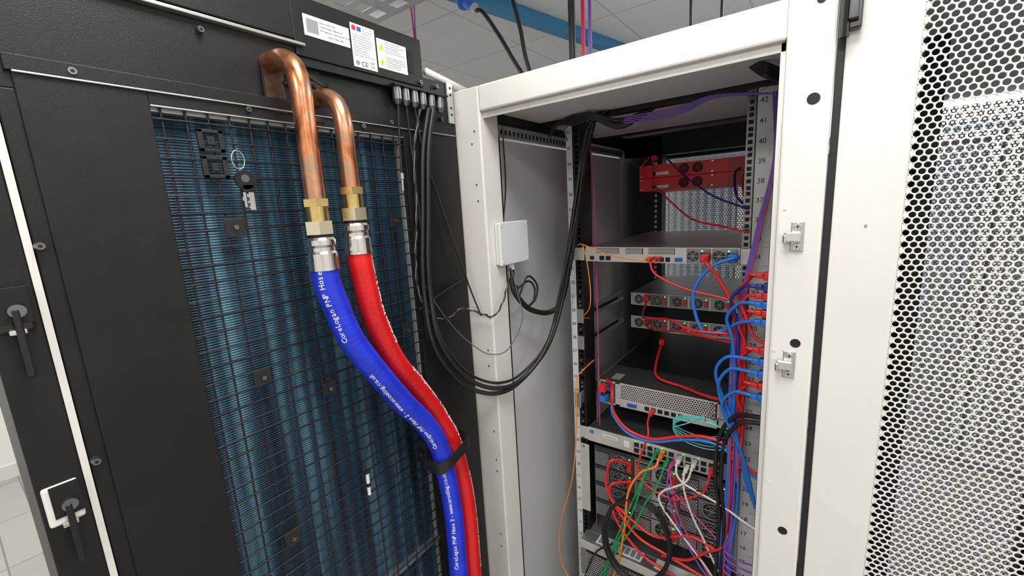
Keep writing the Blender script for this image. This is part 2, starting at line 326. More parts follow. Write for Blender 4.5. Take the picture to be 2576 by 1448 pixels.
def hose(path,r,m,ph,starts):
    e_=empty("coolant_hose")
    P=cr(path,24); S=[0]
    for a,b_ in zip(P,P[1:]): S.append(S[-1]+(b_-a).length)
    tot=S[-1]
    def at(s):
        s=min(max(s,0),tot-1e-4); i=int(np.searchsorted(S,s,side="right"))-1; i=min(i,len(P)-2)
        t=(s-S[i])/(S[i+1]-S[i]); return P[i].lerp(P[i+1],t),(P[i+1]-P[i]).normalized()
    c=bpy.data.curves.new("tube","CURVE");c.dimensions="3D";c.bevel_depth=r;c.bevel_resolution=7;c.use_fill_caps=True
    N=int(tot/.0025);sp=c.splines.new("POLY");sp.points.add(N);sp.use_smooth=True
    for i in range(N+1):
        s=tot*i/N;p,_=at(s);sp.points[i].co=(*p,1)
        amp=.016 if .06<s<.62 else .005
        sp.points[i].radius=1-amp*(1 if (i%4)==0 else 0)
    c.materials.append(m);link(bpy.data.objects.new("tube",c),e_)
    msg="CoreLogan PNP Hose 2 - www.ucooling.co.uk"
    wid={' ':.42,'i':.34,'l':.34,'.':.34,'-':.42,'w':.80,'C':.78,'N':.76,'P':.68,'H':.78,'g':.62,'k':.60,'t':.42}
    sz=.0128
    for start in starts:
        s=start
        for ch in msg:
            wd=wid.get(ch,.62)*sz*.86
            if ch!=' ' and 0.01<s<tot-.02:
                p,t=at(s-wd/2); up=-t
                side=Vector((0,-1,0)); side=(side-up*side.dot(up)).normalized()
                out=Vector((1,0,0)); out=(out-up*out.dot(up)).normalized()
                nrm=(out*math.cos(ph)+side*math.sin(ph)).normalized()
                yv=nrm.cross(up).normalized(); p2,_=at(s)
                o=p2+nrm*(r-.0003)-yv*sz*.33
                M=Matrix(((up.x,yv.x,nrm.x,o.x),(up.y,yv.y,nrm.y,o.y),(up.z,yv.z,nrm.z,o.z),(0,0,0,1)))
                text("print",ch,M,sz,labelw,e_,ext=.0006)
            s-=wd
    return e_
hose(A,.0222,bluem,.95,(.135,.475,.815,1.155))
hose(B,.0215,redh,-.75,(.20,.54,.88))
hc=empty("hose_clamp")
def strap(z,x0,x1,y0,y1,h,t):
    V=[];F=[];n=40
    for k,(dx) in enumerate((0,t)):
        for i in range(n):
            a=2*math.pi*i/n; ca,sa=math.cos(a),math.sin(a)
            px=(x0+x1)/2+math.copysign(abs(ca)**.5,ca)*((x1-x0)/2+dx); py=(y0+y1)/2+math.copysign(abs(sa)**.5,sa)*((y1-y0)/2+dx)
            tilt=(py-(y0+y1)/2)*.28
            V+= [(px,py,z+tilt-h/2),(px,py,z+tilt+h/2)]
    for i in range(n):
        j=(i+1)%n; a=2*i;b_=2*j;m_=2*n
        F+= [(a,b_,b_+1,a+1),(m_+a,m_+a+1,m_+b_+1,m_+b_),(a+1,b_+1,m_+b_+1,m_+a+1),(a,m_+a,m_+b_,b_)]
    return meshobj("strap",V,F,blackr,hc)
strap(1.178,-.332,-.264,-.592,-.496,.026,.004)
boxes("strap_mount",[(-.373,-.336,-.56,-.53,1.168,1.190)],blackr,hc,.002)
# keys hanging on the mesh
ke=empty("door_key")
def ringpts(c,rx,rz,n=28,a0=0,a1=2*math.pi,ax=0): return [(c[0]+ax*math.sin(t),c[1]+rx*math.cos(t),c[2]+rz*math.sin(t)) for t in np.linspace(a0,a1,n)]
KX=DX+.008; ky=-.852
curve("key_ring",[ringpts((KX+.001,ky-.005,1.812),.009,.014)],.0009,nickel,ke,smooth=False)
cyls("key_head",[((KX-.001,ky,1.782),(KX+.003,ky,1.782),.0145,.0145)],blackg,ke,32)
cyls("key_head_badge",[((KX+.003,ky,1.784),(KX+.0034,ky,1.784),.006,.006)],gunm,ke,20)
boxes("key_shoulder",[(KX-.001,KX+.003,ky-.006,ky+.012,1.763,1.775)],blackg,ke,.001)
boxes("key_blade",[(KX,KX+.0018,ky+.002,ky+.010,1.735,1.765),(KX,KX+.0018,ky-.001,ky+.002,1.755,1.760),(KX,KX+.0018,ky-.001,ky+.002,1.746,1.750),(KX,KX+.0018,ky+.0,ky+.002,1.738,1.742),(KX,KX+.0018,ky-.006,ky-.002,1.740,1.764),(KX,KX+.0018,ky-.008,ky-.006,1.750,1.756)],nickel,ke,.0004)
ap=empty("air_probe")
cyls("probe_tube",[((DX+.004,-.706,1.187),(DX+.006,-.708,1.140),.0036,.0036)],cwhite,ap,14)
boxes("probe_clip",[(DX+.001,DX+.009,-.711,-.702,1.158,1.166),(DX+.001,DX+.008,-.713,-.701,1.188,1.195)],blackr,ap,.001)
curve("probe_tie",[[(DX+.004,-.706,1.19),(DX+.012,-.714,1.22),(DX+.01,-.706,1.24),(DX+.014,-.699,1.255)]],.0012,blackr,ap)
# ------------------------------------------------------------------ main rack
rk=empty("server_rack")
FY=-.342
boxes("rear_frame",[(-.385,-.300,FY,-.270,.03,2.002),(.311,.373,FY,-.270,.03,2.002),(-.300,.311,FY,-.270,1.944,2.002),(-.300,.311,FY,-.27,.03,.09)],white,rk,.004)
boxes("frame_inner_lip",[(-.302,.313,FY+.012,FY+.016,1.930,1.944),(.303,.311,FY+.012,FY+.018,.09,1.944)],white,rk,.001)
cyls("frame_holes",[((.350,FY-.0005,1.852),(.350,FY+.002,1.852),.0085,.0085),((.348,FY-.0005,1.467),(.348,FY+.002,1.467),.0075,.0075),((.348,FY-.0005,1.11),(.348,FY+.002,1.11),.0075,.0075),((.352,FY-.0005,2.00-.012),(.352,FY+.002,1.988),.006,.006)],dark,rk,24)
cyls("frame_rivets",[((a,FY-.0008,c),(a,FY+.002,c),.0028,.0028) for a,c in((-.318,1.902),(-.328,1.874),(-.322,1.777),(-.321,1.738),(-.322,1.352),(-.323,1.308),(-.319,1.036),(-.321,1.12),(-.319,1.00),(-.322,.80),(-.322,.76))],steel,rk,12)
cyls("frame_dimples",[((a,FY-.0012,c),(a,FY+.002,c),.0022,.0022) for a,c in((.322,1.69),(.318,1.45),(.322,1.2),(-.36,1.47),(-.36,1.60),(-.362,1.3))],white,rk,12)
for c in(1.645,1.429):
    box("latch_keeper_plate",.332,.350,FY-.003,FY,c-.024,c+.024,steel,rk,.002)
    boxes("latch_keeper_loop",[(.324,.346,FY-.013,FY-.003,c-.008,c+.008),(.322,.327,FY-.017,FY-.003,c-.010,c+.004)],nickel,rk,.002)
    cyls("latch_keeper_screws",[((.341,FY-.003,c+s),(.341,FY-.006,c+s),.0055,.0045) for s in(-.016,.016)],nickel,rk,16)
    boxes("latch_keeper_slots",[(.3375,.3445,FY-.0064,FY-.0058,c+s-.0006,c+s+.0006) for s in(-.016,.016)]+[(.3404,.3416,FY-.0064,FY-.0058,c+s-.0035,c+s+.0035) for s in(-.016,.016)],dark,rk)
# rack shell
boxes("side_panel_left",[(-.372,-.352,-.205,.66,.03,1.90)],greyp,rk)
boxes("side_panel_right",[(.352,.372,-.27,1.0,.03,1.98)],greyp,rk)
boxes("corner_profile",[(-.372,-.345,-.270,-.258,.03,1.93),(-.372,-.350,-.256,-.240,.03,1.93),(-.372,-.345,-.238,-.222,.03,1.93)],alu,rk,.002)
boxes("panel_gasket",[(-.372,-.346,-.221,-.206,.03,1.92)],blackr,rk)
box("roof",-.372,.372,-.27,1.02,1.985,2.0,roofp,rk)
boxes("roof_beams",[(-.35,.35,-.27,-.250,1.958,1.985),(-.35,.35,-.01,.02,1.950,1.985),(-.372,-.335,-.235,1.0,1.935,1.985),(.335,.372,-.235,1.0,1.935,1.985),(-.35,.35,.70,.76,1.90,1.985),(-.35,.35,.40,.43,1.955,1.985)],black,rk,.002)
boxes("roof_panels",[(-.335,.335,-.245,-.015,1.962,1.984),(-.335,.335,.03,.38,1.956,1.984)],roofp,rk)
box("slotted_side_rail",-.352,-.340,-.22,.66,1.905,1.930,alu,rk)
boxes("side_rail_slots",[(-.340,-.3395,-.21+i*.02,-.202+i*.02,1.912,1.924) for i in range(43)],dark,rk)
boxes("front_posts",[(-.372,-.185,.70,.76,.03,1.98),(.20,.372,.70,.76,.03,1.98),(-.372,-.33,.96,1.0,.03,1.98),(.33,.372,.96,1.0,.03,1.98)],black,rk,.002)
boxes("front_crossbar",[(-.33,.33,.90,.95,1.90,1.98)],black,rk)
boxes("plinth",[(-.372,.372,-.26,1.0,.0,.03)],black,rk)
boxes("front_post_slots",[(-.215,-.205,.698,.7,.30+i*.022,.312+i*.022) for i in range(72)],greyp,rk)
boxes("cable_ring_slots",[(-.20+i*.035,-.175+i*.035,.898,.9,1.925,1.955) for i in range(12)],dark,rk)
perf("front_perforated_door",-.33,.33,.06,1.90,.985,.011,.0042,greyp,rk,seg=6)
# 19 inch rails
U=lambda n_:.08+(n_-.5)*.04445
def rail(nm,a,b_,m):
    L=[(a,a+.004,0,.0025,.05,1.955),(b_-.004,b_,0,.0025,.05,1.955)]
    zs=[]
    for n_ in range(1,43):
        for d in(-.0159,0,.0159): zs.append(U(n_)+d)
    prev=.05
    for z_ in zs:
        L.append((a+.004,b_-.004,0,.0025,prev,z_-.0047)); prev=z_+.0047
    L.append((a+.004,b_-.004,0,.0025,prev,1.955))
    return boxes(nm,L,m,rk)
rail("rail_left_flange",-.232,-.214,black); rail("rail_right_flange",.216,.234,gunm)
boxes("rail_left_body",[(-.214,-.211,0,.07,.05,1.955),(-.236,-.232,0,.07,.05,1.955),(-.232,-.2145,.045,.048,.05,1.955)],black,rk)
boxes("rail_right_body",[(.234,.237,.0,.07,.05,1.955),(.216,.234,.045,.048,.05,1.955),(.275,.30,.004,.05,.05,1.955)],black,rk)
box("rail_left_strip",-.256,-.236,-.001,.002,.05,1.955,tstr,rk); box("rail_right_strip",.237,.275,-.001,.002,.05,1.955,tstr,rk)
for n_ in range(3,43):
    text("unit_number",str(n_),MY((-.2465,-.0015,U(n_)-.005)),.0135,ink,rk,"CENTER")
    text("unit_number",str(n_),MY((.250,-.0015,U(n_)-.006)),.0165,ink,rk,"CENTER")
boxes("unit_marks",[(-.256,-.250,-.0014,-.001,U(n_)-.0226,U(n_)-.0218) for n_ in range(3,43)]+[(.262,.275,-.0014,-.001,U(n_)-.0226,U(n_)-.0218) for n_ in range(3,43)],inkg,rk)
cyls("rail_bolt",[((.245,-.001,1.951),(.245,-.006,1.951),.007,.006)],steel,rk,16)
cyls("cage_nuts",[((-.223,-.001,U(n_)+d),(-.223,-.005,U(n_)+d),.0045,.0035) for n_ in(34,31,30,29,26,25,24,22,20) for d in(-.0159,.0159)],nickel,rk,12)
# junction box on the inner side of the left post
jb=empty("junction_box")
bxm=mat("box_plastic",(.60,.62,.60),.4); ldm=mat("lid_plastic",(.66,.68,.66),.35)
boxes("body",[(-.345,-.2995,-.2685,-.190,1.574,1.681),(-.2993,-.288,-.314,-.190,1.574,1.681)],bxm,jb,.003)
box("lid",-.288,-.280,-.316,-.188,1.572,1.683,ldm,jb,.003)
cyls("lid_screws",[((-.280,a,c),(-.2785,a,c),.0045,.0045) for a in(-.307,-.197) for c in(1.581,1.674)],bxm,jb,12)
cyls("gland",[((-.295,-.255,1.574),(-.295,-.255,1.556),.009,.009)],bxm,jb,8)
# ------------------------------------------------------------------ equipment
def fan(cx,y,cz,r,p,m=gunm,col=dark,rings=3):
    cyls("fan_recess",[((cx,y,cz),(cx,y-.0008,cz),r,r)],col,p,28)
    sp=[[(cx+q*math.cos(t),y-.0014,cz+q*math.sin(t)) for t in np.linspace(0,2*math.pi,25)] for q in np.linspace(r*.3,r,rings)]
    sp+=[[(cx,y-.0014,cz),(cx+r*math.cos(t),y-.0014,cz+r*math.sin(t))] for t in np.linspace(0,2*math.pi,7)[:-1]]
    curve("fan_guard",sp,.0007,m,p,smooth=False,res=1)
def ears(p,z0,z1,y,m=silver):
    boxes("ears",[(-.235,-.205,y-.003,y,z0+.002,z1-.002),(.215,.236,y-.003,y,z0+.002,z1-.002)],m,p,.0005)
# firewalls
redg=mat("red_guard",(.5,.02,.02),.4); redd=mat("darker_red",(.50,.012,.018),.4)
for z0 in(1.7925,1.748):
    fw=empty("firewall_appliance")
    box("body",-.163,.275,.362,.76,z0,z0+.0435,redm,fw,.001)
    for cx in(-.012,.030): fan(cx,.362,z0+.022,.0165,fw,redg,dark)
    box("label",-.105,-.062,.3612,.362,z0+.008,z0+.018,labelw,fw)
    text("label_text","CODE 1D2",MY((-.104,.361,z0+.0095)),.006,ink,fw)
    boxes("sockets",[(-.118,-.106,.3612,.362,z0+.008,z0+.020),(.135,.160,.361,.362,z0+.010,z0+.032),(.17,.186,.361,.362,z0+.012,z0+.028)],dark,fw)
    boxes("psu",[(.120,.205,.3608,.362,z0+.003,z0+.0405)],redd,fw)
    cyls("screws",[((a,.362,z0+c),(a,.3600,z0+c),.003,.003) for a in(-.155,.075,.215) for c in(.006,.038)],steel,fw,10)
# 1U server
sv=empty("rack_server")
z0,z1=1.5475,1.590
box("chassis",-.200,.214,0.002,.62,z0,z1,steel,sv,.001)
box("face",-.200,.214,-.004,.002,z0,z1,silver,sv,.0006)
ears(sv,z0,z1,0)
boxes("pci_slots",[(-.165,-.095,-.0048,-.004,z0+.024,z0+.040),(-.075,-.025,-.0048,-.004,z0+.024,z0+.040),(-.01,.06,-.0048,-.004,z0+.024,z0+.040)],dark,sv)
perf("pci_vent",-.164,-.096,z0+.0245,z0+.0395,-.0052,.0042,.0016,silver,sv,seg=6); perf("pci_vent",-.009,.059,z0+.0245,z0+.0395,-.0052,.0042,.0016,silver,sv,seg=6); perf("pci_vent",-.074,-.026,z0+.0245,z0+.0395,-.0052,.0042,.0016,silver,sv,seg=6)
boxes("ports",[(-.185,-.172,-.0048,-.004,z0+.005,z0+.016),(-.155,-.140,-.0048,-.004,z0+.004,z0+.017),(-.135,-.120,-.0048,-.004,z0+.004,z0+.017),(-.012,-.0,-.0048,-.004,z0+.004,z0+.016),(.004,.016,-.0048,-.004,z0+.004,z0+.016),(.020,.032,-.0048,-.004,z0+.004,z0+.016),(.036,.048,-.0048,-.004,z0+.004,z0+.016)],dark,sv)
box("vga_port",.060,.080,-.006,-.004,z0+.005,z0+.015,inkb,sv)
for a in(.090,.152):
    box("psu",a,a+.058,-.006,-.004,z0+.002,z0+.0405,gunm,sv,.001); fan(a+.016,-.006,z0+.021,.0145,sv,steel)
    box("psu_socket",a+.034,a+.056,-.0075,-.006,z0+.008,z0+.030,dark,sv); box("psu_led",a+.036,a+.040,-.0075,-.006,z0+.033,z0+.036,ledg,sv)
boxes("slide_rail",[(-.235,-.228,-.02,.0,z0+.004,z1-.004)],steel,sv)
# two deeper 1U units on slide rails
for k,(z0,z1) in enumerate(((1.344,1.389),(1.257,1.302))):
    s=empty("rack_server"); Y=.33
    box("chassis",-.183,.226,Y,.72,z0,z1,chip if k else steel,s,.001)
    box("face",-.183,.226,Y-.003,Y,z0,z1,silver,s,.0006)
    for i in range(6):
        a=-.178+i*.067
        box("module",a,a+.060,Y-.005,Y-.003,z0+.003,z1-.003,gunm if i else steel,s,.001)
        fan(a+.026,Y-.005,(z0+z1)/2,.0165,s,steel)
        box("module_latch",a+.046,a+.057,Y-.010,Y-.005,z0+.012,z1-.014,cred if i in(0,1) else redm,s,.001)
        cyls("module_led",[((a+.052,Y-.005,z1-.008),(a+.052,Y-.007,z1-.008),.0018,.0018)],ledg,s,8)
    for sx in(-1,1):
        xa=-.222 if sx<0 else .226
        zc=z0+.03
        boxes("slide_rail",[(xa-.002,xa+.002,0,Y+.02,zc-.016,zc+.016),(xa-.004,xa+.005,.0,Y+.02,zc+.012,zc+.017),(xa-.004,xa+.005,.0,Y+.02,zc-.017,zc-.012)],steel,s,.0006)
        boxes("slide_bracket",[(xa-.012,xa+.010,-.006,.0,zc-.022,zc+.022)],steel,s,.001)
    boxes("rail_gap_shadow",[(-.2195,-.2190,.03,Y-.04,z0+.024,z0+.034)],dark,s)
# storage unit
st=empty("storage_server"); z0,z1=1.070,1.150;Y=.06
box("chassis",-.196,.214,Y,.66,z0,z1,chip,st,.001)
box("face_backing",-.196,.214,Y-.002,Y,z0,z1,dark,st)
boxes("face_frame",[(-.196,.214,Y-.005,Y-.002,z0,z0+.006),(-.196,.214,Y-.005,Y-.002,z1-.005,z1),(-.196,-.186,Y-.005,Y-.002,z0,z1),(-.136,-.120,Y-.005,Y-.002,z0,z1),(-.120,.17,Y-.005,Y-.002,z0+.006,z0+.026),(.165,.214,Y-.005,Y-.002,z0,z1)],silver,st,.0005)
perf("vent_mesh",-.120,.166,z0+.026,z1-.004,Y-.0045,.0072,.0028,silver,st,seg=6)
boxes("ports",[(-.04+i*.020,-.026+i*.020,Y-.0058,Y-.005,z0+.007,z0+.020) for i in range(7)],dark,st)
box("serial_port",-.03,-.005,Y-.008,Y-.004,z0+.035,z0+.046,steel,st,.001); box("vga",-.095,-.065,Y-.008,Y-.004,z0+.008,z0+.018,inkb,st)
for c in(z0+.006,z0+.043): box("psu",-.184,-.138,Y-.007,Y-.002,c,c+.032,gunm,st,.001)
boxes("expansion_slots",[(.170+i*.011,.177+i*.011,Y-.0062,Y-.005,z0+.006,z1-.006) for i in range(4)],steel,st)
box("asset_label",-.16,-.13,Y+.02,.13,z1,z1+.0003,inkg,st)
for sx in(-.222,.226): boxes("slide_rail",[(sx-.003,sx+.003,-.03,.5,1.085,1.125),(sx-.014,sx+.008,-.034,-.03,1.08,1.13)],steel,st,.001)
box("lid",-.190,.212,.20,.65,z1,z1+.002,black,st)
bits=empty("loose_screws"); cyls("screws",[((a,b_,z1+.002),(a+.006,b_+.004,z1+.005),.0022,.0022) for a,b_ in((.06,.10),(.07,.095),(.085,.11),(.095,.09),(.105,.105),(.075,.12))],nickel,bits,8)
# switch
sw=empty("network_switch"); z0,z1=.957,1.003
box("chassis",-.207,.214,.002,.46,z0,z1,chip,sw,.001); box("face",-.207,.214,-.004,.002,z0,z1,silver,sw,.0008); ears(sw,z0,z1,0)
box("logo_patch",-.200,-.186,-.0046,-.004,z0+.028,z0+.040,lblue,sw)
box("asset_label",-.155,-.105,-.0046,-.004,z0+.026,z0+.036,labelw,sw); text("asset_text","AS-F0097-20-GK",MY((-.153,-.0048,z0+.0285)),.0062,ink,sw)
box("port_label",-.085,-.068,-.0046,-.004,z0+.014,z0+.034,labelw,sw)
L=[];Lm=[]
for i in range(12):
    a=-.052+i*.0205+(.006 if i>5 else 0)
    for c in(z0+.006,z0+.025): L.append((a,a+.0145,-.0048,-.004,c,c+.0135)); Lm.append((a-.002,a+.0165,-.0046,-.004,c-.002,c+.0155))
boxes("port_shells",Lm,steel,sw); boxes("ports",L,dark,sw)
boxes("port_leds",[(a,a+.003,-.0049,-.0045,z0+.041,z0+.043) for a in(-.05,-.01,.03,.09,.13)],ledg,sw)
# modular chassis
ch=empty("blade_server_chassis"); z0,z1=.690,.940
box("chassis",-.190,.214,.006,.66,z0,z1,gunm,ch,.001)
for r_ in range(4):
    zc=z0+.004+r_*.0615
    for i in range(3):
        a=-.186+i*.134
        box("module",a,a+.128,-.002,.006,zc,zc+.057,gunm if i!=1 else steel,ch,.001)
        perf("module_vent",a+.004,a+.052,zc+.004,zc+.053,-.003,.0065,.0026,steel,ch,seg=6); box("vent_back",a+.004,a+.052,-.0026,-.002,zc+.004,zc+.053,dark,ch)
        fan(a+.088,-.002,zc+.030,.024,ch,steel)
        box("module_latch",a+.114,a+.126,-.014,-.002,zc+.014,zc+.044,cred,ch,.002)
        box("module_led",a+.116,a+.120,-.003,-.002,zc+.048,zc+.051,ledg,ch)
ears(ch,z0,z1,0)
# bottom chassis
bc=empty("disk_array_chassis"); z0,z1=.480,.615;Y=-.05
box("chassis",-.222,.214,Y,.66,z0,z1,steel,bc,.001)
box("lid",-.220,.212,Y+.05,.60,z1,z1+.002,mat("dull_lid",(.30,.31,.30),.35,.7,noise=.2,nscale=7),bc)
box("lid_label",-.17,-.02,Y+.008,Y+.05,z1+.002,z1+.0024,labelw,bc); boxes("lid_label_lines",[(-.165+i*.018,-.152+i*.018,Y+.014,Y+.044,z1+.0024,z1+.0027) for i in range(8)],inkg,bc)
meshobj("warning_triangle",[(.10,Y+.02,z1+.003),(.13,Y+.02,z1+.003),(.115,Y+.045,z1+.003)],[(0,1,2)],yel,bc)
box("lid_label_b",.02,.19,Y+.01,Y+.05,z1+.002,z1+.0024,cwhite,bc)
box("front_strip",-.222,.214,Y-.003,Y,z1-.028,z1,silver,bc,.001)
box("vent_back",-.2,.20,Y-.001,Y,z0+.004,z1-.03,dark,bc); perf("vent",-.2,.20,z0+.004,z1-.03,Y-.002,.009,.0036,steel,bc,seg=6)
bz=empty("rack_server"); box("chassis",-.215,.214,0,.6,.30,.44,gunm,bz,.001); box("face",-.215,.214,-.003,0,.30,.44,steel,bz); perf("vent",-.2,.2,.31,.43,-.004,.009,.0036,steel,bz,seg=6)
# PDU
pd=empty("power_distribution_unit")
box("body",.304,.348,-.17,-.075,.20,1.88,blackg,pd,.003)
# ------------------------------------------------------------------ cables
cabs={}
def cab(color,pts,r=.0028):
    cabs.setdefault((color,r),[]).append([p if len(p)==3 else (p[0],-.06,p[1]) for p in pts])
conn=[]
def rj(x,z,color,y0=0.,y1=-.05): conn.append((color,(x-.0055,x+.0055,y1+.012,y0,z-.0045,z+.0045),(x-.0035,x+.0035,y1-.006,y1+.012,z-.0035,z+.0035)))
iec=[]
def plugR(z,color,y=-.115): # plug going into the PDU from the left
    iec.append((color,[(.277,.305,y-.012,y+.012,z-.0085,z+.0085),(.262,.277,y-.007,y+.007,z-.006,z+.006)]))
for z_,c in((1.542,"red"),(1.517,"navy"),(1.497,"red"),(1.478,"blue"),(1.459,"red"),(1.438,"blue"),(1.373,"red"),(1.347,"blue"),(1.318,"blue"),(1.290,"red"),(1.262,"blue")): plugR(z_,c)
cab("blue",[(.212,-.02,1.568),(.212,-.05,1.572),(.162,1.551),(.126,1.5),(.123,1.448),(.148,1.384),(.193,1.395),(.230,-.09,1.425),(.264,-.115,1.438)],.0042)
cab("red",[(.007,-.05,1.561),(.028,1.525),(.098,1.493),(.172,1.478),(.203,1.470),(.214,1.45),(.216,1.3),(.220,1.1)])
cab("red",[(.143,-.03,1.570),(.150,1.558),(.171,1.532),(.203,1.476),(.216,1.42),(.222,1.3),(.224,1.15)],.0042)
rj(.007,1.561,"red");rj(.022,1.561,"red")
cab("orange",[(-.223,-.01,1.595),(-.181,1.603),(-.103,1.575),(-.02,-.06,1.561),(-.003,-.05,1.561)],.0016); rj(-.003,1.561,"orange")
cab("orange",[(-.181,1.603),(-.17,1.563),(-.16,1.482),(-.163,1.42),(-.20,-.03,1.38),(-.208,.03,1.36)],.0015)
cab("orange",[(-.205,.05,1.215),(-.214,-.012,1.20),(-.224,-.04,1.17),(-.219,1.017),(-.239,.843),(-.291,.643),(-.296,.514),(-.267,.452),(-.2,.40)],.0019)
cab("red",[(-.105,.34,1.860),(-.107,.33,1.80),(-.085,.30,1.76),(-.018,.20,1.718),(.077,.10,1.659),(.175,0,1.642),(.235,-.03,1.629)],.0026)
cab("red",[(-.12,.34,1.86),(-.14,.32,1.83),(-.13,.33,1.79)],.0024)
cab("navy",[(-.07,.34,1.86),(-.03,.32,1.82),(.015,.25,1.788),(.122,.12,1.721),(.229,-.03,1.684)],.0026)
cab("navy",[(.155,.355,1.80),(.15,.30,1.78),(.17,.2,1.72),(.22,0,1.69)],.0035)
cab("red",[(.175,.355,1.80),(.175,.28,1.76),(.20,.15,1.70),(.235,0,1.66)],.0035)
cab("red",[(-.12,.32,1.375),(-.11,.24,1.33),(-.05,.10,1.36),(.04,.02,1.385),(.119,1.386),(.219,1.388)],.0034)
cab("red",[(-.12,.32,1.285),(-.10,.26,1.285),(-.02,.15,1.31),(.06,.05,1.345),(.16,-.03,1.362),(.222,1.365)],.0034)
cab("red",[(-.06,.30,1.225),(-.05,.20,1.18),(-.02,.12,1.165),(.06,.10,1.158),(.13,.06,1.162),(.20,0,1.185),(.225,1.21)],.0042)
cab("red",[(-.160,.04,1.16),(-.120,-.01,1.173),(-.097,1.165),(-.094,1.110),(-.05,1.064),(.02,1.055),(.090,1.082),(.15,1.10),(.202,1.095),(.240,1.057),(.289,1.030)],.0042)
cab("blue",[(-.160,.04,1.13),(-.120,0,1.145),(-.099,1.130),(-.094,1.096),(-.05,1.053),(.02,1.047),(.090,1.072),(.15,1.088),(.202,1.082),(.240,1.045),(.289,1.02)],.0038)
for k in range(5):
    cx,cz=.135+.004*k,1.118-.003*k; a0=random.random()*.6
    cab("aqua",[(cx+(.062+.003*k)*math.cos(t+a0),-.045-.004*k,cz+(.026+.003*k)*math.sin(t+a0)) for t in np.linspace(0,2*math.pi,16)],.0012)
cab("aqua",[(.172,.05,1.10),(.165,-.02,1.135),(.163,1.165),(.125,1.135),(.08,1.108)],.0014); cab("pink",[(.183,.05,1.105),(.180,-.02,1.14),(.165,1.17),(.155,1.14)],.0012)
cab("red",[(-.013,.02,1.083),(-.006,-.02,1.078),(.004,-.045,1.055),(-.005,1.02),(-.018,.97),(-.02,.93),(.02,.897),(.087,.890),(.150,.93),(.166,.965),(.170,-.04,.985)],.0028)
rj(.170,.985,"red");rj(.020,.990,"green");rj(.036,.990,"orange");rj(.085,.990,"white");rj(.065,.968,"pink");rj(.105,.968,"white");rj(.19,.968,"yellow");rj(.050,.968,"green");rj(.125,.990,"white")
cab("green",[(.020,-.05,.990),(.010,.965),(-.003,.926),(-.039,.794),(-.105,.624),(-.133,.523),(-.15,.40)],.0032)
cab("green",[(.018,-.05,.986),(-.003,.93),(-.02,.88),(-.050,.80),(-.098,.66),(-.14,.53),(-.21,.42)],.0028)
cab("green",[(.05,-.05,.966),(.03,.90),(.0,.84),(-.03,.76),(-.08,.66),(-.16,.50),(-.24,.44)],.0028)
cab("orange",[(.036,-.05,.990),(.028,.97),(-.015,.935),(-.051,.856),(-.064,.728),(-.085,.60),(-.12,.48)],.0034)
cab("white",[(.085,-.05,.990),(.088,.97),(.105,.948),(.149,.933),(.208,.915),(.255,-.07,.900),(.30,-.08,.89)],.0030)
cab("white",[(.105,-.05,.968),(.108,.93),(.13,.86),(.16,.80),(.20,.72),(.25,.66),(.30,-.07,.62)],.0030)
cab("white",[(.125,-.05,.990),(.110,.95),(.05,.90),(.045,.86),(.10,.79),(.18,.70),(.24,.60),(.29,-.07,.55)],.0030)
cab("pink",[(.065,-.05,.968),(.075,.93),(.087,.905),(.15,.850),(.221,.785),(.25,.72),(.30,-.07,.68)],.0026)
cab("pink",[(.066,-.05,.966),(.08,.90),(.10,.83),(.15,.74),(.20,.65),(.25,.55),(.28,-.07,.45)],.0026)
cab("purple",[(.064,-.05,.966),(.065,.90),(.10,.80),(.16,.70),(.24,.62),(.30,-.07,.58)],.0026)
for k in range(8):
    cab("black",[(-.021+(.098+.004*math.sin(k*2.1))*math.cos(t+k),-.066-.0035*k+.03*math.sin(t+k),.725+(.112+.003*math.cos(k*1.7))*math.sin(t+k)) for t in np.linspace(0,2*math.pi,20)],.0026)
cab("black",[(.07,.80),(.06,.86),(.10,.92),(.19,.95)],.0026);cab("black",[(-.10,.66),(-.16,.60),(-.20,.50)],.0026)
cab("red",[(-.060,-.01,.92),(-.10,.95),(-.118,.90),(-.121,.857),(-.10,.81),(-.039,.770),(.033,.745),(.131,.790),(.222,.765)],.0040)
cab("red",[(-.060,-.01,.86),(-.10,.87),(-.11,.83),(-.08,.78),(-.02,.72),(.06,.70),(.15,.68),(.24,.66)],.0040)
cab("red",[(-.06,-.01,.80),(-.10,.79),(-.07,.72),(.0,.66),(.08,.64),(.20,.60)],.0040)
cab("red",[(.207,-.02,.85),(.21,.80),(.17,.76),(.12,.71),(.05,.69)],.0040)
cab("black",[(.30,-.10,1.203),(.270,-.095,1.203),(.226,-.08,1.184),(.192,1.109),(.186,.994),(.199,.881),(.195,.697),(.19,.5)],.0056)
cab("black",[(.30,-.10,1.188),(.270,-.095,1.188),(.235,-.09,1.170),(.204,1.095),(.199,.985),(.211,.87),(.206,.69),(.20,.5)],.0056)
def lead(color,z_,sag,xin,zend,xe):
    cab(color,[(.265,-.115,z_),(.250,-.112,z_+.001),(xin+.025,-.10,z_-.006),(xin,-.085,z_-sag*.45),(xin+.012,-.075,z_-sag),((xin+xe)/2+.01,-.07,(z_-sag)*.6+zend*.4),(xe,-.06,zend)],.0040)
lead("navy",1.517,.09,.210,1.20,.225); lead("blue",1.478,.10,.203,1.15,.222); lead("blue",1.347,.11,.183,.98,.262); lead("blue",1.318,.12,.190,.96,.272); lead("blue",1.262,.10,.200,.94,.280)
lead("red",1.542,.10,.226,1.15,.228); lead("red",1.459,.09,.230,1.1,.232); lead("red",1.373,.09,.232,1.05,.228);lead("red",1.290,.10,.232,1.0,.235)
